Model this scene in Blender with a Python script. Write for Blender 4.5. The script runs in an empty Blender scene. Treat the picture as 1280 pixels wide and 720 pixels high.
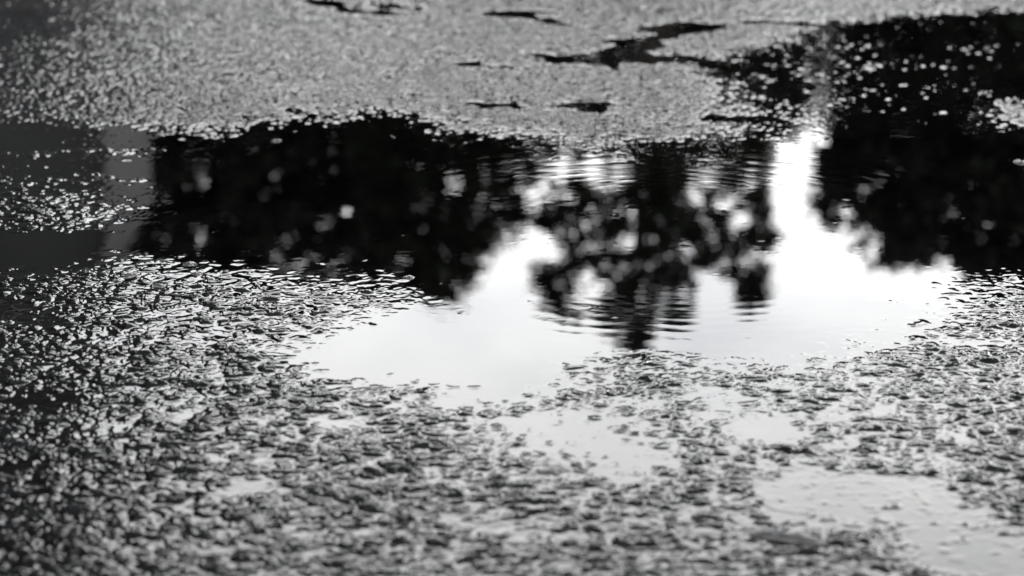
import bpy, math, random
import numpy as np

# ------------------------------------------------------------------ basics
C = bpy.context.scene
col = C.collection
rng = np.random.default_rng(7)
random.seed(7)
R = math.radians
CAM_H = 0.45
PITCH = R(17.6)
TH = math.tan(R(15.0))


def ray(px, py):
    """direction seen at a photo position (1280 x 720)"""
    cx = (px - 640.0) / 640.0 * TH
    cy = (360.0 - py) / 640.0 * TH
    return (cx, math.cos(PITCH) + cy * math.sin(PITCH), -math.sin(PITCH) + cy * math.cos(PITCH))


def gnd(px, py):
    d = ray(px, py)
    t = CAM_H / -d[2]
    return (d[0] * t, d[1] * t)


def mir(px, py, Y):
    """world point at depth Y whose mirror image lies at that photo position"""
    d = ray(px, py)
    return (d[0] / d[1] * Y, Y, -d[2] / d[1] * Y - CAM_H)


def tag(o, label=None, cat=None, group=None, kind=None):
    if label: o['label'] = label
    if cat: o['category'] = cat
    if group: o['group'] = group
    if kind: o['kind'] = kind
    return o


def mesh_obj(name, V, F, mat, parent=None, smooth=False):
    V = np.asarray(V, dtype=np.float32); F = np.asarray(F, dtype=np.int32)
    me = bpy.data.meshes.new(name)
    k = F.shape[1]
    me.vertices.add(len(V)); me.vertices.foreach_set('co', V.ravel())
    me.loops.add(F.size); me.loops.foreach_set('vertex_index', F.ravel())
    me.polygons.add(len(F)); me.polygons.foreach_set('loop_start', np.arange(0, F.size, k, dtype=np.int32))
    me.update(calc_edges=True)
    if smooth:
        me.polygons.foreach_set('use_smooth', np.ones(len(F), dtype=bool))
    me.materials.append(mat)
    o = bpy.data.objects.new(name, me); col.objects.link(o)
    if parent: o.parent = parent
    return o


def empty(name, loc):
    o = bpy.data.objects.new(name, None); col.objects.link(o); o.location = loc
    o.empty_display_size = 0.2
    return o


# ------------------------------------------------------------------ noise
def hsh(ix, iy, seed):
    a = (ix.astype(np.int64) * 374761393 + iy.astype(np.int64) * 668265263 + seed * 1442695041) & 0xFFFFFFFF
    a = ((a ^ (a >> 13)) * 1274126177) & 0xFFFFFFFF
    a = ((a ^ (a >> 16)) * 2246822519) & 0xFFFFFFFF
    a = a ^ (a >> 15)
    return (a & 0xFFFFFF).astype(np.float64) / float(0x1000000)


def vnoise(x, y, seed):
    ix = np.floor(x); iy = np.floor(y)
    fx = x - ix; fy = y - iy
    fx = fx * fx * fx * (fx * (fx * 6 - 15) + 10); fy = fy * fy * fy * (fy * (fy * 6 - 15) + 10)
    a = hsh(ix, iy, seed); b = hsh(ix + 1, iy, seed)
    c = hsh(ix, iy + 1, seed); d = hsh(ix + 1, iy + 1, seed)
    return (a * (1 - fx) + b * fx) * (1 - fy) + (c * (1 - fx) + d * fx) * fy


def fbm(x, y, s, seed, octs=3):
    t = 0; a = 1; w = 0
    for i in range(octs):
        t = t + a * vnoise(x / s + 13.7 * i, y / s - 7.1 * i, seed + i); w += a
        s *= 0.5; a *= 0.55
    return t / w


def stones(x, y, s, seed, fill=0.9, flat=0.6):
    """rounded, angular-ish stones of spacing s; returns 0..1 height"""
    X = x / s; Y = y / s
    ix = np.floor(X); iy = np.floor(Y)
    out = np.zeros_like(X)
    for dx in (-1, 0, 1):
        for dy in (-1, 0, 1):
            jx = ix + dx; jy = iy + dy
            cx = jx + 0.15 + 0.7 * hsh(jx, jy, seed); cy = jy + 0.15 + 0.7 * hsh(jx, jy, seed + 1)
            r = 0.34 + 0.34 * hsh(jx, jy, seed + 2)
            hgt = 0.25 + 0.75 * hsh(jx, jy, seed + 3)
            hgt = np.where(hsh(jx, jy, seed + 4) < fill, hgt, 0)
            th = hsh(jx, jy, seed + 5) * math.pi; el = 0.75 + 0.5 * hsh(jx, jy, seed + 6)
            ux = (X - cx); uy = (Y - cy)
            a = ux * np.cos(th) + uy * np.sin(th); b = -ux * np.sin(th) + uy * np.cos(th)
            # super-ellipse: facetted outlines
            q = (np.abs(a * el / r) ** 2.6 + np.abs(b / el / r) ** 2.6)
            d = np.clip(1 - q, 0, 1) ** flat
            out = np.maximum(out, d * hgt)
    return out


def sst(a, b, x):
    t = np.clip((x - a) / (b - a), 0, 1)
    return t * t * (3 - 2 * t)


def sdf(x, y, poly_px):
    """signed distance in metres on the ground, positive inside"""
    P = np.array([gnd(*p) for p in poly_px])
    d = np.full(x.shape, 1e9); ins = np.zeros(x.shape, dtype=bool)
    n = len(P)
    for i in range(n):
        ax, ay = P[i]; bx, by = P[(i + 1) % n]
        ex, ey = bx - ax, by - ay
        t = np.clip(((x - ax) * ex + (y - ay) * ey) / (ex * ex + ey * ey + 1e-12), 0, 1)
        d = np.minimum(d, (x - ax - t * ex) ** 2 + (y - ay - t * ey) ** 2)
        if ay != by:
            c = ((ay > y) != (by > y)) & (x < (bx - ax) * (y - ay) / (by - ay) + ax)
            ins ^= c
    d = np.sqrt(d)
    return np.where(ins, d, -d)


# ------------------------------------------------------------------ ground relief
MAIN = [(60, 188), (192, 190), (262, 184), (300, 182), (335, 172), (372, 162), (430, 163), (475, 157), (512, 171), (560, 176), (610, 183),
        (650, 181), (720, 187), (800, 190), (870, 190), (930, 182), (975, 165), (1000, 148), (1010, 128), (1060, 125), (1120, 132),
        (1190, 146), (1230, 160), (1330, 186), (1500, 250), (1500, 340), (1285, 350), (1245, 360), (1215, 378), (1180, 402), (1140, 424), (1075, 438),
        (1000, 450), (910, 456), (830, 460), (740, 466), (700, 476), (660, 494), (590, 490), (470, 482), (385, 458), (372, 444),
        (420, 412), (470, 402), (505, 388), (500, 372), (430, 362), (340, 345), (300, 340), (230, 332), (150, 322), (110, 335), (30, 342), (-60, 330), (-60, 290),
        (60, 285), (110, 280), (135, 255), (120, 235), (50, 228), (20, 205)]
SHORE = [(-900, 178), (-60, 172), (60, 172), (150, 176), (200, 178), (262, 180), (300, 176), (335, 168), (372, 158), (430, 160), (475, 152), (512, 168), (560, 173),
         (610, 180), (650, 177), (720, 184), (800, 187), (870, 187), (930, 179), (970, 164), (990, 148), (965, 118), (940, 100), (925, 85), (1000, 60), (1060, 40),
         (1140, 26), (1300, 20), (1700, 14), (1900, -20), (1000, -110), (-900, -110)]
SHORE_R = [(1195, 143), (1235, 158), (1300, 172), (1700, 230), (1900, 150), (1300, 108), (1230, 118)]
POOLS = [[(632, 524), (690, 514), (770, 520), (850, 545), (875, 560), (835, 585), (792, 612), (762, 596), (740, 575), (680, 560)],
         [(940, 606), (1000, 584), (1090, 590), (1160, 596), (1225, 640), (1230, 656), (1130, 662), (1050, 652), (970, 640)],
         [(1120, 662), (1230, 662), (1300, 664), (1300, 730), (1170, 720), (1130, 690)],
         [(960, 560), (900, 535), (930, 512), (990, 520), (1010, 545)],
         [(1198, 428), (1225, 420), (1262, 424), (1266, 434), (1235, 438), (1205, 436)],
         [(20, 500), (40, 490), (82, 497), (70, 508), (35, 512)],
         [(-20, 372), (40, 378), (72, 392), (66, 402), (20, 404), (-20, 400)],
         [(92, 424), (120, 418), (158, 420), (165, 430), (130, 436), (100, 434)],
         [(380, 525), (430, 520), (450, 532), (400, 538)], [(270, 612), (330, 600), (345, 616), (290, 628)],
         [(500, 498), (560, 494), (620, 502), (570, 512), (510, 508)],
         [(95, 535), (140, 528), (150, 538), (110, 543)], [(560, 640), (640, 655), (700, 668), (640, 672), (570, 656)]]
CRACKS = [[(662, 66), (700, 68), (740, 65), (800, 65), (824, 71), (815, 80), (760, 82), (690, 79)],
          [(800, 38), (860, 29), (908, 27), (960, 24), (1040, 30), (1040, 35), (960, 30), (906, 33), (850, 41), (806, 43)], [(748, 49), (800, 45), (850, 36), (862, 40), (815, 56), (790, 66), (765, 66), (775, 56)], [(610, 12), (690, 14), (700, 17), (630, 17)],
          [(430, 10), (500, 14), (498, 20), (435, 16)], [(600, 14), (660, 18), (715, 32), (700, 34), (650, 24), (600, 20)],
          [(580, 126), (640, 130), (645, 136), (600, 133)], [(585, 79), (640, 82), (640, 86), (590, 85)],
          [(815, 70), (862, 68), (880, 74), (935, 84), (985, 92), (985, 99), (912, 88), (870, 78)], [(940, 84), (980, 92), (985, 97), (950, 92)],
          [(700, 131), (760, 126), (770, 130), (720, 136)], [(890, 145), (960, 148), (960, 151), (900, 150)],
          [(370, -2), (430, 2), (428, 9), (385, 6)], [(460, 4), (520, 8), (520, 14), (470, 10)],
          [(730, 128), (765, 134), (755, 141), (735, 138)], [(865, 30), (915, 30), (915, 34), (870, 36)]]
# blobs of more (+) or less (-) standing water: px, py, rx, ry, amount
BLOBS = [(130, 262, 90, 20, -.42), (60, 250, 60, 14, -.2), (60, 215, 60, 8, .1), (1010, 540, 190, 60, .12), (420, 430, 120, 20, .10),
         (560, 430, 60, 30, .15), (300, 420, 120, 30, .02), (800, 660, 200, 30, -.10), (520, 600, 250, 40, -.06), (700, 500, 160, 14, .12),
         (1240, 500, 100, 40, -.16), (1250, 400, 60, 30, -.12), (1180, 470, 120, 25, -.08), (60, 600, 120, 70, -.05), (1060, 470, 110, 14, .02),
         (300, 540, 120, 20, .03), (900, 690, 120, 20, .0), (1040, 700, 100, 14, .02), (880, 500, 80, 20, .08), (200, 660, 160, 40, -.04), (450, 690, 600, 60, -.09), (1050, 500, 160, 30, .06), (880, 520, 240, 60, .10),
         (60, 320, 60, 14, .06), (60, 345, 70, 10, -.1), (40, 470, 60, 20, .05)]

A_H = 0.0038      # height of the stone field, metres
K_M = 0.00062     # softness of the water's edge climbing the stones
DELTA = 0.00007


def stone_field(x, y):
    wx = (fbm(x, y, .016, 301, 2) - .5) * .010; wy = (fbm(x, y, .016, 351, 2) - .5) * .010
    xs, ys = x + wx, (y + wy) * 1.22      # laid asphalt: grains drawn out along the roller's path
    a = stones(xs, ys, .0135, 11, .85)
    b = stones(xs + .3, ys, .0075, 31, .9)
    c = stones(xs + .1, ys + .2, .0042, 51, .95)
    big = fbm(x, y, .11, 71, 2); med = fbm(x, y, .034, 91, 3); fine = fbm(x, y, .0035, 111, 2)
    return .46 * a + .30 * b + .15 * c + .26 * (big - .5) + .46 * (med - .5) + .16 * (fine - .5) + .17 + .30 * stones(xs + .7, ys + .4, .0115, 151, .30)


def relief(x, y, detail):
    """h = height of the asphalt over the water level; r = ripples on the water"""
    S = stone_field(x, y)
    finer = sst(1.78, 1.95, y)          # the far lane is laid with a finer mix
    k = finer > 0
    S[k] = S[k] * (1 - finer[k]) + finer[k] * stone_field(x[k] * 1.45, y[k] * 1.3)
    S = S * detail + (1 - detail) * .42
    w1 = (fbm(x, y, .09, 501, 4) - .5); w2 = (fbm(x, y, .03, 531, 3) - .5)
    T = np.full(x.shape, .405)
    T = T + .10 * (fbm(x, y, .30, 601, 2) - .5) + .22 * (fbm(x, y, .055, 641, 2) - .5)
    dep = sst(-.02, .02, y - 1.02) * 0.0
    for (px, py, rx, ry, am) in BLOBS:
        cx, cy = gnd(px, py); x2, _ = gnd(px + rx, py); _, y1 = gnd(px, py - ry); _, y2 = gnd(px, py + ry)
        q = ((x - cx) / (x2 - cx)) ** 2 + ((y - cy) / ((y1 - y2) / 2)) ** 2
        T = T + am * np.exp(-q)
    dm = sdf(x, y, MAIN) + w1 * .05 + w2 * .02
    T = np.maximum(T, T * 0 + .405 + 1.2 * sst(-.045, .065, dm))
    for i, P in enumerate(POOLS):
        dp = sdf(x, y, P) + w2 * .014
        T = np.maximum(T, .38 + .62 * sst(-.018, .014, dp))
    ds = sdf(x, y, SHORE)
    dsw = ds + w1 * .035 + w2 * .03
    # how deep: the shore climbs slowly away from the water
    Ts = .98 + .14 * w1 - .85 * sst(-.03, .10, dsw) - .06 * sst(.05, .5, dsw)
    # half-flooded corner on the far right
    fr = sst(.30, .55, x) * sst(2.0, 2.2, y)
    Ts = np.where(ds < .0, Ts, Ts)
    dr = sdf(x, y, SHORE_R) + w1 * .05 + w2 * .03
    Tr = 1.0 - .85 * sst(-.03, .09, dr)
    far = sst(1.60, 1.80, y + w1 * .02)
    Tfar = np.minimum(Ts, Tr)
    for (px, py, rx, ry, am) in [(50, 168, 120, 20, .42), (0, 20, 110, 50, .45), (30, 90, 240, 90, .20), (170, 172, 60, 8, .25)]:
        cx, cy = gnd(px, py); x2, _ = gnd(px + rx, py); _, y1 = gnd(px, py - ry); _, y2 = gnd(px, py + ry)
        Tfar = Tfar + am * np.exp(-((x - cx) / (x2 - cx)) ** 2 - ((y - cy) / ((y1 - y2) / 2)) ** 2)
    # corner of scattered stones standing in water
    cs = (.83 + .10 * w1 * 4 + .20 * w2)
    corner = sst(.12, .24, x + w1 * .1) * sst(2.03, 2.12, y + w1 * .12)
    Tfar = np.minimum(Tfar, 1.0 - (1.0 - cs) * corner)
    T = T * (1 - far) + np.where(dm > .0, np.minimum(T, Tfar + .9 * (dm > .05)), Tfar) * far
    for P in CRACKS:
        dc = sdf(x, y, P) + w2 * .02
        T = np.maximum(T, T + (1.0 - T) * sst(-.012, .006, dc + w1 * .035 + w2 * .03))
    for (px, py, rx, ry, am) in [(50, 222, 110, 12, .55), (110, 262, 100, 20, .5), (60, 285, 80, 8, .15), (40, 318, 120, 10, .42), (110, 345, 60, 12, .3), (20, 195, 120, 10, .5), (775, 463, 60, 16, .50), (830, 450, 110, 8, .45), (150, 190, 70, 8, .4)]:
        cx, cy = gnd(px, py); x2, _ = gnd(px + rx, py); _, y1 = gnd(px, py - ry); _, y2 = gnd(px, py + ry)
        T = T - am * (.75 + 1.6 * w2 + 1.2 * w1) * np.exp(-((x - cx) / (x2 - cx)) ** 2 - ((y - cy) / ((y1 - y2) / 2)) ** 2)
    # dry rise all round, out of the picture
    rr = np.sqrt((x / 1.7) ** 2 + ((y - 1.7) / 1.9) ** 2)
    T = T + .06 - 4.0 * sst(1.0, 1.6, rr + w1 * .3)
    # left wet film
    h = A_H * (S - T) * (1 - .24 * finer)
    h = np.where(h > .012, .012 + (h - .012) * .6, h)
    return h


def ripple(x, y):
    z = np.zeros_like(x)
    for (px, py, rad, wid, lam, slope, ph) in [(845, 288, .262, .045, .024, .0007, 0.0),
                                               (1115, 140, .05, .05, .020, .012, 0.0), (600, 232, .06, .05, .021, .0012, .5),
                                               (330, 300, .12, .05, .03, .0010, .3)]:
        cx, cy = gnd(px, py)
        d = np.sqrt((x - cx) ** 2 + (y - cy) ** 2)
        z += slope * lam / (2 * math.pi) * np.sin(2 * math.pi * d / lam + ph) * np.exp(-((d - rad) / wid) ** 2)
    cx, cy = gnd(850, 288)
    d = np.sqrt((x - cx) ** 2 + (y - cy) ** 2)
    d = d + (fbm(x, y, .08, 881, 2) - .5) * .022
    for (px, py, rx, ry, sl, lam, rad) in [(870, 207, 230, 15, .0058, .024, .26), (820, 402, 150, 26, .0040, .019, .25)]:
        ax, ay = gnd(px, py); x2, _ = gnd(px + rx, py); _, y1 = gnd(px, py - ry); _, y2 = gnd(px, py + ry)
        q = ((x - ax) / (x2 - ax)) ** 2 + ((y - ay) / ((y1 - y2) / 2)) ** 2
        z += sl * lam / (2 * math.pi) * np.sin(2 * math.pi * (d - rad) / (lam * (1 + 2.0 * (d - rad)))) * np.exp(-q * .8) * (.35 + 1.3 * fbm(x, y * 2.5, .06, 891, 2))
    z += (fbm(x, y, .16, 801, 2) - .5) * .00007 + (fbm(x * .6, y, .05, 821, 1) - .5) * .000012
    return z


# one sheet: fine where the photograph looks closely, widening out to the horizon
def lines():
    ys = [.74]; dy = .0009
    while ys[-1] < 3.3:
        ys.append(ys[-1] + max(.0009, .0009 * (ys[-1] / .95) ** 1.35))
    lo = []; y = .74; d = .0012
    while y > -90:
        d *= 1.035; y -= d; lo.append(y)
    hi = []; y = ys[-1]; d = .0045
    while y < 400:
        d *= 1.045; y += d; hi.append(y)
    Y = np.array(lo[::-1] + ys + hi)
    n = 1250
    u = list(np.linspace(-1, 1, n)); d = 2 / (n - 1); e = []; v = 1.0
    while v < 1200:
        d *= 1.04; v += d; e.append(v)
    U = np.array([-q for q in e[::-1]] + u + e)
    return Y, U


Y, U = lines()
W = .345 * np.maximum(Y, .80)
W = np.where(Y > 3.3, .345 * 3.3, W)
gy = np.repeat(Y[:, None], len(U), 1)
gx = U[None, :] * W[:, None]
spx = np.gradient(gx, axis=1); spy = np.gradient(gy, axis=0)
sp = np.maximum(spx, spy)
detail = 1 - sst(.004, .014, sp)
nr, nc = gx.shape
fineR = (np.abs(gx) < 6) & (gy > -4) & (gy < 8)
h = np.full(gx.shape, .02)
m = fineR
h[m] = relief(gx[m], gy[m], detail[m])
h[~m] = np.minimum(.025, h[m].max())
rr = np.sqrt(gx ** 2 + gy ** 2)
h = h * (1 - sst(4, 7, rr)) + .022 * sst(4, 7, rr)
nodes = lambda a: a.ravel()
V = np.stack([gx.ravel(), gy.ravel(), h.ravel()], 1)
idx = np.arange(nr * nc).reshape(nr, nc)
F = np.stack([idx[:-1, :-1].ravel(), idx[:-1, 1:].ravel(), idx[1:, 1:].ravel(), idx[1:, :-1].ravel()], 1)
print('ground verts', len(V))


# ------------------------------------------------------------------ materials
def newmat(name):
    mt = bpy.data.materials.new(name); mt.use_nodes = True
    return mt, mt.node_tree, mt.node_tree.nodes['Principled BSDF']


def noise_col(nt, scale, stops, detail=5, coord='Object', rough=.6):
    tc = nt.nodes.new('ShaderNodeTexCoord'); n = nt.nodes.new('ShaderNodeTexNoise'); r = nt.nodes.new('ShaderNodeValToRGB')
    n.inputs['Scale'].default_value = scale; n.inputs['Detail'].default_value = detail; n.inputs['Roughness'].default_value = rough
    nt.links.new(tc.outputs[coord], n.inputs['Vector']); nt.links.new(n.outputs['Fac'], r.inputs['Fac'])
    els = r.color_ramp.elements
    while len(els) < len(stops): els.new(.5)
    for e, (p, c) in zip(els, stops): e.position = p; e.color = (*c, 1)
    return r, n, tc


def mat_asphalt():
    mt, nt, b = newmat('wet_asphalt')
    r, n, tc = noise_col(nt, 120, [(.30, (.0015, .0017, .0018)), (.55, (.0035, .0037, .0039)), (.75, (.009, .009, .0093))])
    nt.links.new(r.outputs[0], b.inputs['Base Color'])
    b.inputs['Roughness'].default_value = .11
    b.inputs['IOR'].default_value = 1.33
    b.inputs['Coat Weight'].default_value = .0
    b.inputs['Specular IOR Level'].default_value = .15
    b.inputs['Coat Roughness'].default_value = .10
    b.inputs['Coat IOR'].default_value = 1.33
    n2 = nt.nodes.new('ShaderNodeTexNoise'); n2.inputs['Scale'].default_value = 330; n2.inputs['Detail'].default_value = 3
    nt.links.new(tc.outputs['Object'], n2.inputs['Vector'])
    bp = nt.nodes.new('ShaderNodeBump'); bp.inputs['Strength'].default_value = .5; bp.inputs['Distance'].default_value = .0008
    nt.links.new(n2.outputs['Fac'], bp.inputs['Height']); nt.links.new(bp.outputs[0], b.inputs['Normal'])
    bp2 = nt.nodes.new('ShaderNodeBump'); bp2.inputs['Strength'].default_value = .15; bp2.inputs['Distance'].default_value = .0008
    nt.links.new(n2.outputs['Fac'], bp2.inputs['Height']); nt.links.new(bp2.outputs[0], b.inputs['Coat Normal'])
    return mt


def mat_water():
    mt, nt, b = newmat('dark_water')
    b.inputs['Base Color'].default_value = (.0002, .0002, .0002, 1)
    b.inputs['Roughness'].default_value = .0
    b.inputs['IOR'].default_value = 1.333
    return mt


def mat_simple(name, stops, scale, rough=.6, coord='Object'):
    mt, nt, b = newmat(name)
    r, n, tc = noise_col(nt, scale, stops, coord=coord)
    nt.links.new(r.outputs[0], b.inputs['Base Color']); b.inputs['Roughness'].default_value = rough
    return mt


M_ASPH = mat_asphalt(); M_WATER = mat_water()
M_LEAF = mat_simple('leaf', [(.35, (.006, .009, .005)), (.6, (.010, .014, .008)), (.8, (.016, .021, .012))], 1.3, .8)
M_LEAF2 = mat_simple('dark_leaf', [(.35, (.005, .007, .005)), (.6, (.008, .011, .007)), (.8, (.013, .016, .010))], 1.1, .8)
M_BARK = mat_simple('bark', [(.3, (.012, .010, .008)), (.7, (.03, .025, .02))], 9, .85)
M_WALL = mat_simple('grey_cladding', [(.3, (.007, .0075, .008)), (.7, (.022, .023, .0245))], 1.6, .6)
M_TRIM = mat_simple('pale_trim', [(.25, (.045, .045, .046)), (.75, (.16, .16, .161))], 2, .5)
M_ROOF = mat_simple('roof_sheet', [(.3, (.010, .011, .012)), (.7, (.016, .017, .018))], 3, .5)
for _m in (M_LEAF, M_LEAF2): _m.node_tree.nodes['Principled BSDF'].inputs['Specular IOR Level'].default_value = .2
M_GLASS = mat_simple('window_glass', [(.3, (.008, .009, .014)), (.7, (.012, .013, .02))], 2, .08)
M_STONE = mat_simple('wet_stone', [(.3, (.012, .012, .013)), (.7, (.04, .04, .04))], 300, .12)
M_TWIG = mat_simple('wet_twig', [(.3, (.010, .008, .007)), (.7, (.03, .024, .02))], 200, .3)

M_TWIG.node_tree.nodes['Principled BSDF'].inputs['Specular IOR Level'].default_value = .15
for _m in (M_WALL, M_ROOF, M_TRIM): _m.node_tree.nodes['Principled BSDF'].inputs['Specular IOR Level'].default_value = .25
ground = mesh_obj('asphalt_ground', V, F, M_ASPH, smooth=True)
tag(ground, kind='structure')

# water: level sheet that climbs a little up every stone that breaks it
KK = K_M * (1 - .5 * sst(1.75, 1.95, gy))
wz = KK * np.logaddexp(0, h / KK) - DELTA
rp = np.zeros_like(h); rp[m] = ripple(gx[m], gy[m])
calm = 1 - sst(-.0022, -.0004, h)
wz = wz + rp * calm
keep_v = (wz > h - .00030) & (h < .006) & fineR
kv = keep_v[:-1, :-1] | keep_v[:-1, 1:] | keep_v[1:, 1:] | keep_v[1:, :-1]
FW = F[kv.ravel()]
used = np.unique(FW)
remap = np.full(nr * nc, -1, dtype=np.int64); remap[used] = np.arange(len(used))
VW = np.stack([gx.ravel()[used], gy.ravel()[used], wz.ravel()[used]], 1)
water = mesh_obj('puddle_water', VW, remap[FW], M_WATER, smooth=True)
tag(water, kind='structure')
print('water verts', len(VW))


# ------------------------------------------------------------------ trees
def tube(pts, rad, sides=7):
    V = []; F = []
    pts = [np.array(p, dtype=float) for p in pts]
    for i, p in enumerate(pts):
        t = pts[min(i + 1, len(pts) - 1)] - pts[max(i - 1, 0)]
        t /= (np.linalg.norm(t) + 1e-9)
        a = np.cross(t, [0.3, 1, .1]); a /= np.linalg.norm(a); b = np.cross(t, a)
        for k in range(sides):
            th = 2 * math.pi * k / sides
            V.append(p + rad[i] * (a * math.cos(th) + b * math.sin(th)))
    for i in range(len(pts) - 1):
        for k in range(sides):
            F.append([i * sides + k, i * sides + (k + 1) % sides, (i + 1) * sides + (k + 1) % sides, (i + 1) * sides + k])
    return V, F


def inside(poly, x, y):
    r = False; n = len(poly)
    for i in range(n):
        ax, ay = poly[i]; bx, by = poly[(i + 1) % n]
        if (ay > y) != (by > y) and x < (bx - ax) * (y - ay) / (by - ay) + ax: r = not r
    return r


def make_tree(name, Yd, region, holes, n_clump, per, label, leafmat, trunk_px, lowest=2.4, depth=2.6, leaf=.085, spread=.20, group=None, extra=()):
    """crown regions give the reflected outline at the tree's own distance Yd; clumps fill its volume"""
    bx = mir(trunk_px, 300, Yd)[0]
    root = empty(name, (bx, Yd, .022))
    tag(root, label, 'tree', group)
    xs = [p[0] for p in region]; ys = [p[1] for p in region]
    cl = []
    tries = 0
    cxm = (min(xs) + max(xs)) / 2; half = (max(xs) - min(xs)) / 2
    while len(cl) < n_clump and tries < n_clump * 60:
        tries += 1
        px = random.uniform(min(xs), max(xs)); py = random.uniform(min(ys), max(ys))
        if not inside(region, px, py): continue
        bad = False
        for (hx, hy, hr, hk) in holes:
            if ((px - hx) ** 2 + ((py - hy)) ** 2) < hr * hr and random.random() < hk: bad = True; break
        if bad: continue
        dd = depth * math.sqrt(max(.08, 1 - ((px - cxm) / (half + 1)) ** 2)) * random.uniform(-1, 1)
        P = mir(px, py, Yd)
        # keep the angular outline from the road: shift in depth at real height
        f = (Yd + dd) / Yd
        Pz = P[2] * f
        if Pz < lowest: continue
        cl.append(np.array([P[0] * f, Yd + dd, Pz]))
    for (px, py, k) in extra:
        P = mir(px, py, Yd)
        for _ in range(k): cl.append(np.array([P[0] + random.gauss(0, .05), Yd + random.gauss(0, .2), P[2] + random.gauss(0, .05)]))
    cl = np.array(cl)
    # leaves
    N = len(cl) * per
    cen = np.repeat(cl, per, 0) + rng.normal(0, 1, (N, 3)) * np.array([spread, spread * 1.2, spread * .75]) * rng.uniform(.3, 1, (N, 1))
    a = rng.normal(0, 1, (N, 3)); a /= np.linalg.norm(a, axis=1)[:, None]
    b = rng.normal(0, 1, (N, 3)); b -= (a * b).sum(1)[:, None] * a; b /= np.linalg.norm(b, axis=1)[:, None]
    L = leaf * rng.uniform(.6, 1.3, (N, 1)); Wd = L * .42
    c_ = np.cross(a, b)
    v0 = cen - a * L * .6; v1 = cen + b * Wd + c_ * L * .1; v2 = cen + a * L * .6; v3 = cen - b * Wd + c_ * L * .1
    VV = np.stack([v0, v1, v2, v3], 1).reshape(-1, 3) - np.array([bx, Yd, .022])
    FF = np.arange(N * 4).reshape(-1, 4)
    mesh_obj('crown', VV, FF, leafmat, root)
    # trunk and limbs
    top = cl[np.argmax(cl[:, 2])]
    TV = []; TF = []

    def addt(pts, rad, sd=7):
        v, f = tube(pts, rad, sd); o = len(TV); TV.extend(v); TF.extend([[q + o for q in ff] for ff in f])
    H = top[2]
    leader = []
    for i in range(9):
        t = i / 8
        leader.append(np.array([bx * (1 - t) + (bx * .6 + top[0] * .4) * t + .15 * math.sin(i * 1.7), Yd + .12 * math.cos(i * 2.1), .0 + H * .9 * t]))
    r0 = .018 * H + .05
    addt([p - np.array([bx, Yd, 0]) for p in leader], [r0 * (1 - .88 * i / 8) * (1.35 if i == 0 else 1) for i in range(9)], 9)
    pick = random.sample(range(len(cl)), min(len(cl), 70))
    for k in pick:
        q = cl[k]; zt = max(.22, min(.86, (q[2] - .30 * abs(q[0] - bx) - .8) / (H * .9)))
        s = zt * 8; i = int(s); st = leader[i] * (1 - (s - i)) + leader[min(8, i + 1)] * (s - i)
        mid = (st + q) / 2 + np.array([random.gauss(0, .12), random.gauss(0, .12), .10 * np.linalg.norm(q - st)])
        r1 = r0 * (1 - .88 * zt) * .5
        o3 = np.array([bx, Yd, 0])
        addt([st - o3, mid - o3, q - o3], [r1, r1 * .55, .012], 5)
    mesh_obj('trunk', TV, TF, M_BARK, root, smooth=True)
    return root


G = 'trees beyond the puddle'
# big tree on the left of the reflection
make_tree('broadleaf_tree', 30, [(120, -150), (520, -150), (520, 200), (505, 300), (480, 348), (440, 352), (400, 345), (340, 352), (290, 346), (200, 356), (130, 345), (60, 320), (60, 0)],
          [(252, 212, 15, .97), (245, 297, 12, 1), (410, 275, 11, 1), (310, 322, 12, .7), (352, 328, 19, .72), (385, 325, 13, .8), (462, 208, 13, .8), (440, 258, 15, .95), (250, 236, 7, .8), (210, 290, 6, .6)],
          2600, 50, 'dark broad tree leftmost in the puddle reflection, beside the grey building', M_LEAF2, 320, leaf=.11, spread=.16, group=G)
make_tree('broadleaf_tree', 27, [(430, -150), (690, -150), (700, 180), (690, 285), (655, 292), (615, 300), (598, 335), (575, 368), (540, 374), (512, 366), (488, 340), (470, 290), (440, 180)],
          [(572, 232, 17, .75), (540, 212, 11, .7), (600, 250, 12, .7), (555, 270, 10, .7), (528, 282, 11, .7), (505, 318, 12, .75), (548, 345, 16, .45), (590, 262, 10, .7),
           (675, 238, 26, .88), (660, 258, 14, .85), (640, 215, 10, .5), (625, 285, 12, .8), (690, 200, 16, .7), (515, 265, 9, .8)],
          1500, 46, 'ragged open tree between the broad dark tree and the rounded middle tree', M_LEAF, 560, depth=1.6, spread=.13, group=G)
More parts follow.
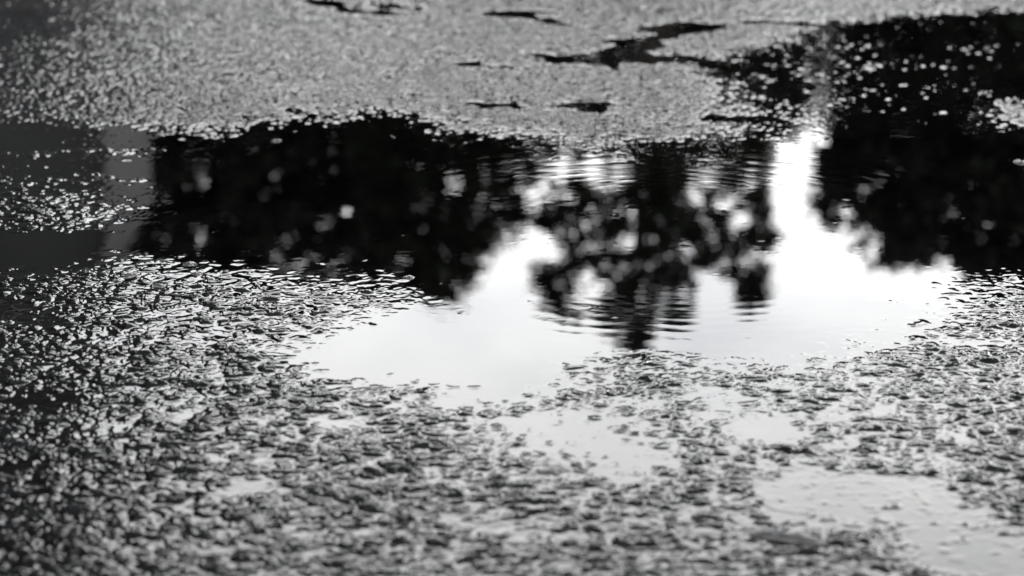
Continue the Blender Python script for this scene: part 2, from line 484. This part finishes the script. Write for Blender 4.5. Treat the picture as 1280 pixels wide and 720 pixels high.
# rounded middle tree
make_tree('broadleaf_tree', 25, [(700, 120), (960, 120), (965, 200), (955, 240), (972, 290), (955, 320), (962, 375), (930, 384), (915, 345), (880, 340), (868, 345), (862, 400), (820, 402), (812, 425), (798, 448), (782, 425), (772, 400),
                                 (755, 400), (735, 385), (748, 345), (735, 325), (700, 392), (672, 370), (668, 330), (700, 325), (690, 290), (700, 240), (720, 215)],
          [(735, 285, 8, .95), (708, 318, 7, .8), (716, 308, 6, .6), (778, 300, 12, .8), (793, 296, 7, .9), (790, 262, 14, .7), (745, 265, 7, .8), (805, 240, 12, .8), (770, 220, 24, .85), (740, 205, 20, .8),
           (865, 250, 13, .85), (882, 228, 16, .85), (907, 252, 16, .9), (925, 272, 13, .9), (880, 275, 7, .8), (760, 250, 7, .9), (820, 300, 6, .8), (800, 330, 6, .7), (858, 316, 11, .97), (830, 276, 7, .8), (895, 305, 7, .6), (940, 320, 16, .85), (905, 330, 9, .8),
           (735, 352, 11, .95), (720, 347, 10, .85), (705, 365, 12, .5), (755, 365, 12, .85), (760, 335, 5, .7), (828, 348, 6, .9), (895, 368, 22, .85), (890, 345, 10, .8), (900, 185, 26, .7),
           (840, 195, 20, .7), (935, 225, 8, .6), (800, 180, 20, .5), (830, 388, 8, .6), (915, 295, 8, .6)],
          1120, 25, 'rounded open crowned tree in the middle of the reflection, with a narrow pointed tip', M_LEAF, 800, depth=1.4, spread=.075, leaf=.07, group=G,
          extra=[(790, 425, 4), (803, 436, 2), (797, 446, 1), (795, 412, 5), (783, 416, 3), (812, 405, 4), (835, 397, 3), (852, 394, 3), (775, 403, 4), (768, 416, 1), (705, 388, 4), (718, 395, 2), (690, 376, 2), (948, 384, 3), (935, 380, 3), (755, 396, 3), (720, 388, 2), (700, 384, 1)])
# right-hand tree
make_tree('broadleaf_tree', 28, [(1040, -150), (1500, -150), (1500, 400), (1400, 385), (1330, 372), (1285, 350), (1240, 345), (1200, 330), (1160, 318), (1140, 325), (1115, 328), (1085, 312), (1060, 285), (1028, 275), (1022, 240), (1032, 200), (1045, 120)],
          [(1188, 268, 15, .97), (1178, 253, 11, .9), (1202, 284, 10, .8), (1115, 208, 12, .9), (1090, 292, 14, .9), (1105, 300, 12, .8), (1058, 272, 14, .9), (1078, 285, 10, .8), (1145, 190, 9, .7), (1150, 280, 6, .7), (1130, 165, 12, .5)],
          2300, 50, 'dense dark tree filling the right end of the reflection', M_LEAF2, 1250, leaf=.11, spread=.16, group=G)
# low crowns behind, closing the row
make_tree('broadleaf_tree', 36, [(760, -200), (1010, -200), (1020, 60), (1000, 150), (960, 185), (900, 195), (840, 188), (780, 192), (730, 180), (700, 150), (620, 130), (560, 60), (560, -200)],
          [(880, 175, 14, .6), (940, 170, 12, .6), (820, 185, 10, .5)], 1600, 50, 'lower tree standing behind the rounded middle tree', M_LEAF2, 850, leaf=.13, group=G)
make_tree('broadleaf_tree', 38, [(940, -200), (1100, -200), (1100, 60), (1060, 130), (1010, 165), (960, 160), (930, 60)], [(985, 110, 10, .5)], 330, 40,
          'small rounded tree seen in the bright gap left of the dense right tree', M_LEAF2, 1010, group=G)
make_tree('broadleaf_tree', 40, [(-250, -200), (200, -200), (260, 60), (200, 180), (60, 230), (-150, 230), (-250, 100)], [], 700, 40,
          'distant tree standing behind the grey building', M_LEAF2, 30, group=G)


# ------------------------------------------------------------------ grey building on the left
def box(bm_v, bm_f, x0, x1, y0, y1, z0, z1):
    o = len(bm_v)
    bm_v += [[x0, y0, z0], [x1, y0, z0], [x1, y1, z0], [x0, y1, z0], [x0, y0, z1], [x1, y0, z1], [x1, y1, z1], [x0, y1, z1]]
    bm_f += [[o, o + 3, o + 2, o + 1], [o + 4, o + 5, o + 6, o + 7], [o, o + 1, o + 5, o + 4], [o + 1, o + 2, o + 6, o + 5], [o + 2, o + 3, o + 7, o + 6], [o + 3, o, o + 4, o + 7]]


def prism(profile, y0, y1):
    """profile (x, z) quads extruded in y"""
    V = [[x, y0, z] for x, z in profile] + [[x, y1, z] for x, z in profile]
    n = len(profile); F = []
    for i in range(n): F.append([i, (i + 1) % n, n + (i + 1) % n, n + i])
    return V, F


BY = 13.0
q = lambda px, py: (mir(px, py, BY)[0], mir(px, py, BY)[2])
e0 = q(193, 200); e1 = q(188, 250); e2 = q(128, 345); e3 = q(112, 400); e4 = (mir(60, 720, BY)[0], 12.5)
bld = empty('grey_building', (e1[0], BY, .022)); bld.rotation_euler = (0, 0, R(10.5))
tag(bld, 'dark grey clad building with steep roof and pale edge trim, left of the trees', 'building')
bx0 = e1[0]
left = bx0 - 9.0


def loc(V): return [[v[0] - bx0, v[1] - BY, v[2] - .022] for v in V]


def add_prism(name, prof, y0, y1, mat, parent):
    import bmesh
    bm = bmesh.new()
    a = [bm.verts.new((x - bx0, y0 - BY, z - .022)) for x, z in prof]
    f = bm.faces.new(a); r = bmesh.ops.extrude_face_region(bm, geom=[f])
    for v in [g for g in r['geom'] if isinstance(g, bmesh.types.BMVert)]: v.co.y += (y1 - y0)
    bmesh.ops.recalc_face_normals(bm, faces=bm.faces)
    me = bpy.data.meshes.new(name); bm.to_mesh(me); bm.free(); me.materials.append(mat)
    o = bpy.data.objects.new(name, me); col.objects.link(o); o.parent = parent
    return o


ev = e1[1]
wallz = ev
add_prism('wall', [(left, .0), (bx0, .0), (bx0, wallz), (left, wallz)], BY, BY + 7, M_WALL, bld)
roof = add_prism('roof', [(left, wallz + .003), (bx0 - .02, wallz + .003), (e2[0], e2[1]), (e3[0], e3[1]), (left, e3[1])], BY + .03, BY + 6.97, M_ROOF, bld)
add_prism('upper_storey', [(left + 1, e3[1] + .003), (e3[0] - .05, e3[1] + .003), (e4[0] + .1, e4[1]), (left + 1, e4[1])], BY + .5, BY + 5, M_WALL, bld)
tw = .30
add_prism('corner_trim', [(bx0 - tw, .0), (bx0 + .02, .0), (bx0 + .02, wallz + .02), (bx0 - tw, wallz + .02)], BY - .06, BY - .002, M_TRIM, bld)
add_prism('roof_trim', [(bx0 - .22, wallz + .023), (bx0 + .02, wallz + .023), (e2[0] + .02, e2[1] + .02), (e2[0] - .10, e2[1] + .02)], BY - .05, BY + .027, M_TRIM, roof)
for (a, b_, c, d) in [(-30, 372, 66, 402), (-60, 60, 10, 110), (60, 60, 120, 110)]:
    p0 = q(a, b_); p1 = q(c, d)
    fr = add_prism('window', [(p0[0], p0[1]), (p1[0], p0[1]), (p1[0], p1[1]), (p0[0], p1[1])], BY - .04, BY + .028 if b_ > 250 else BY - .002, M_GLASS, bld)
    s = .05
    for (x0, x1, z0, z1) in [(p0[0] - s, p1[0] + s, p0[1] - s, p0[1] - .002), (p0[0] - s, p1[0] + s, p1[1] + .002, p1[1] + s)]:
        add_prism('frame', [(x0, z0), (x1, z0), (x1, z1), (x0, z1)], BY - .07, BY - .003, M_WALL, fr)


# ------------------------------------------------------------------ loose stones and twigs
def hat(x, y):
    return float(relief(np.array([x]), np.array([y]), np.array([1.0]))[0])


def pebble(px, py, size, label, flat=.55, seed=0, sink=.45):
    x, y = gnd(px, py)
    rs = np.random.default_rng(100 + seed)
    n1, n2 = 26, 14
    V = []; F = []
    k1, k2, k3 = rs.uniform(0, 6, 3)
    for j in range(n2 + 1):
        ph = math.pi * j / n2
        for i in range(n1):
            th = 2 * math.pi * i / n1
            r = 1 + .14 * math.sin(2 * th + k1) * math.sin(ph) + .09 * math.sin(3 * th + k2) * math.sin(2 * ph + k3) + .05 * math.sin(5 * th + k3)
            V.append([size * r * math.sin(ph) * math.cos(th) * 1.25, size * r * math.sin(ph) * math.sin(th), size * flat * r * math.cos(ph)])
    for j in range(n2):
        for i in range(n1):
            F.append([j * n1 + i, (j + 1) * n1 + i, (j + 1) * n1 + (i + 1) % n1, j * n1 + (i + 1) % n1])
    o = mesh_obj('pebble', V, F, M_STONE, smooth=True)
    z = max(hat(x, y), -.001)
    o.location = (x, y, z + size * flat * (1 - 2 * sink)); o.rotation_euler = (0, 0, rs.uniform(0, 3))
    tag(o, label, 'pebble', 'loose pebbles breaking the water')
    return o


PEB = [(236, 330, .0052, 'wet pebble in dark water, beside the longest bright glint near the building reflection'),
       (205, 326, .0042, 'smaller wet pebble left of the glinting one in the dark left water'),
       (163, 348, .0048, 'wet pebble at the edge of the grey building reflection'),
       (198, 358, .0046, 'wet pebble with bright rim below the two in dark water'),
       (511, 347, .0046, 'lone wet pebble in the dark reflection of the ragged tree'),
       (345, 176, .0050, 'lone wet pebble just off the far shore under the broad dark tree'),
       (1275, 203, .0060, 'lone wet pebble in dark water at the far right'),
       (246, 342, .0045, 'flat wet pebble where dark water meets the stony near shore')]
for i, (a, b_, s, lb) in enumerate(PEB):
    pebble(a, b_, s, lb, seed=i, sink=.46, flat=.45)


ls = pebble(985, 674, .0062, 'long low dark stone lying in shallow water near the bottom right', seed=40, sink=.40, flat=.5)
ls.rotation_euler = (0, 0, R(-16)); ls.scale = (2.9, .8, 1)

# ------------------------------------------------------------------ sky, sun
w = bpy.data.worlds.new('World'); C.world = w; w.use_nodes = True
nt = w.node_tree; bg = nt.nodes['Background']
SUN_EL, SUN_AZ = R(58), R(110)     # azimuth measured from +Y towards +X
sky = nt.nodes.new('ShaderNodeTexSky'); sky.sky_type = 'NISHITA'; sky.sun_disc = False
sky.sun_elevation = SUN_EL; sky.sun_rotation = SUN_AZ; sky.dust_density = 3
hs = nt.nodes.new('ShaderNodeHueSaturation'); hs.inputs['Saturation'].default_value = .12
nt.links.new(sky.outputs[0], hs.inputs['Color'])
tc = nt.nodes.new('ShaderNodeTexCoord'); mp = nt.nodes.new('ShaderNodeMapping'); mp.inputs['Scale'].default_value = (1, 1, 2.0)
mp.inputs['Location'].default_value = (.35, 0, .2)
nz = nt.nodes.new('ShaderNodeTexNoise'); nz.inputs['Scale'].default_value = 4.2; nz.inputs['Detail'].default_value = 5; nz.inputs['Roughness'].default_value = .5
nt.links.new(tc.outputs['Generated'], mp.inputs[0]); nt.links.new(mp.outputs[0], nz.inputs['Vector'])
rp_ = nt.nodes.new('ShaderNodeValToRGB'); rp_.color_ramp.elements[0].position = .36; rp_.color_ramp.elements[1].position = .62
rp_.color_ramp.elements[0].color = (5.7, 5.8, 6.0, 1); rp_.color_ramp.elements[1].color = (8.6, 8.6, 8.5, 1)
nt.links.new(nz.outputs['Fac'], rp_.inputs[0])
mx = nt.nodes.new('ShaderNodeMix'); mx.data_type = 'RGBA'; mx.inputs['Factor'].default_value = .88
nt.links.new(hs.outputs[0], mx.inputs['A']); nt.links.new(rp_.outputs[0], mx.inputs['B'])
# bright low sky; ramp added to darken it overhead and dim the wet stones
sx = nt.nodes.new('ShaderNodeSeparateXYZ'); nt.links.new(tc.outputs['Generated'], sx.inputs[0])
zr = nt.nodes.new('ShaderNodeValToRGB'); zr.color_ramp.interpolation = 'EASE'
zr.color_ramp.elements[0].position = .37; zr.color_ramp.elements[0].color = (1, 1, 1, 1)
zr.color_ramp.elements[1].position = .58; zr.color_ramp.elements[1].color = (.09, .095, .10, 1)
nt.links.new(sx.outputs['Z'], zr.inputs[0])
mz = nt.nodes.new('ShaderNodeMix'); mz.data_type = 'RGBA'; mz.blend_type = 'MULTIPLY'; mz.inputs['Factor'].default_value = 1
nt.links.new(mx.outputs['Result'], mz.inputs['A']); nt.links.new(zr.outputs[0], mz.inputs['B'])
nt.links.new(mz.outputs['Result'], bg.inputs['Color']); bg.inputs['Strength'].default_value = .10
sd = bpy.data.lights.new('sun', 'SUN'); sd.energy = .5; sd.angle = R(50); sd.color = (1, .97, .93)
so = bpy.data.objects.new('sun', sd); col.objects.link(so)
so.rotation_euler = (-(math.pi / 2 - SUN_EL), 0, -SUN_AZ)
so.location = (3, 5, 12)

# ------------------------------------------------------------------ camera
cd = bpy.data.cameras.new('camera'); cam = bpy.data.objects.new('camera', cd); col.objects.link(cam)
cd.sensor_width = 36; cd.lens = 18 / TH; cd.clip_start = .02; cd.clip_end = 2000
cam.location = (0, 0, CAM_H); cam.rotation_euler = (math.pi / 2 - PITCH, 0, 0)
cd.dof.use_dof = True; cd.dof.focus_distance = 1.50; cd.dof.aperture_fstop = 67.2 / 9.6
C.camera = cam
C.view_settings.view_transform = 'Standard'; C.view_settings.look = 'None'; C.view_settings.gamma = 1
C.view_settings.exposure = 3.12
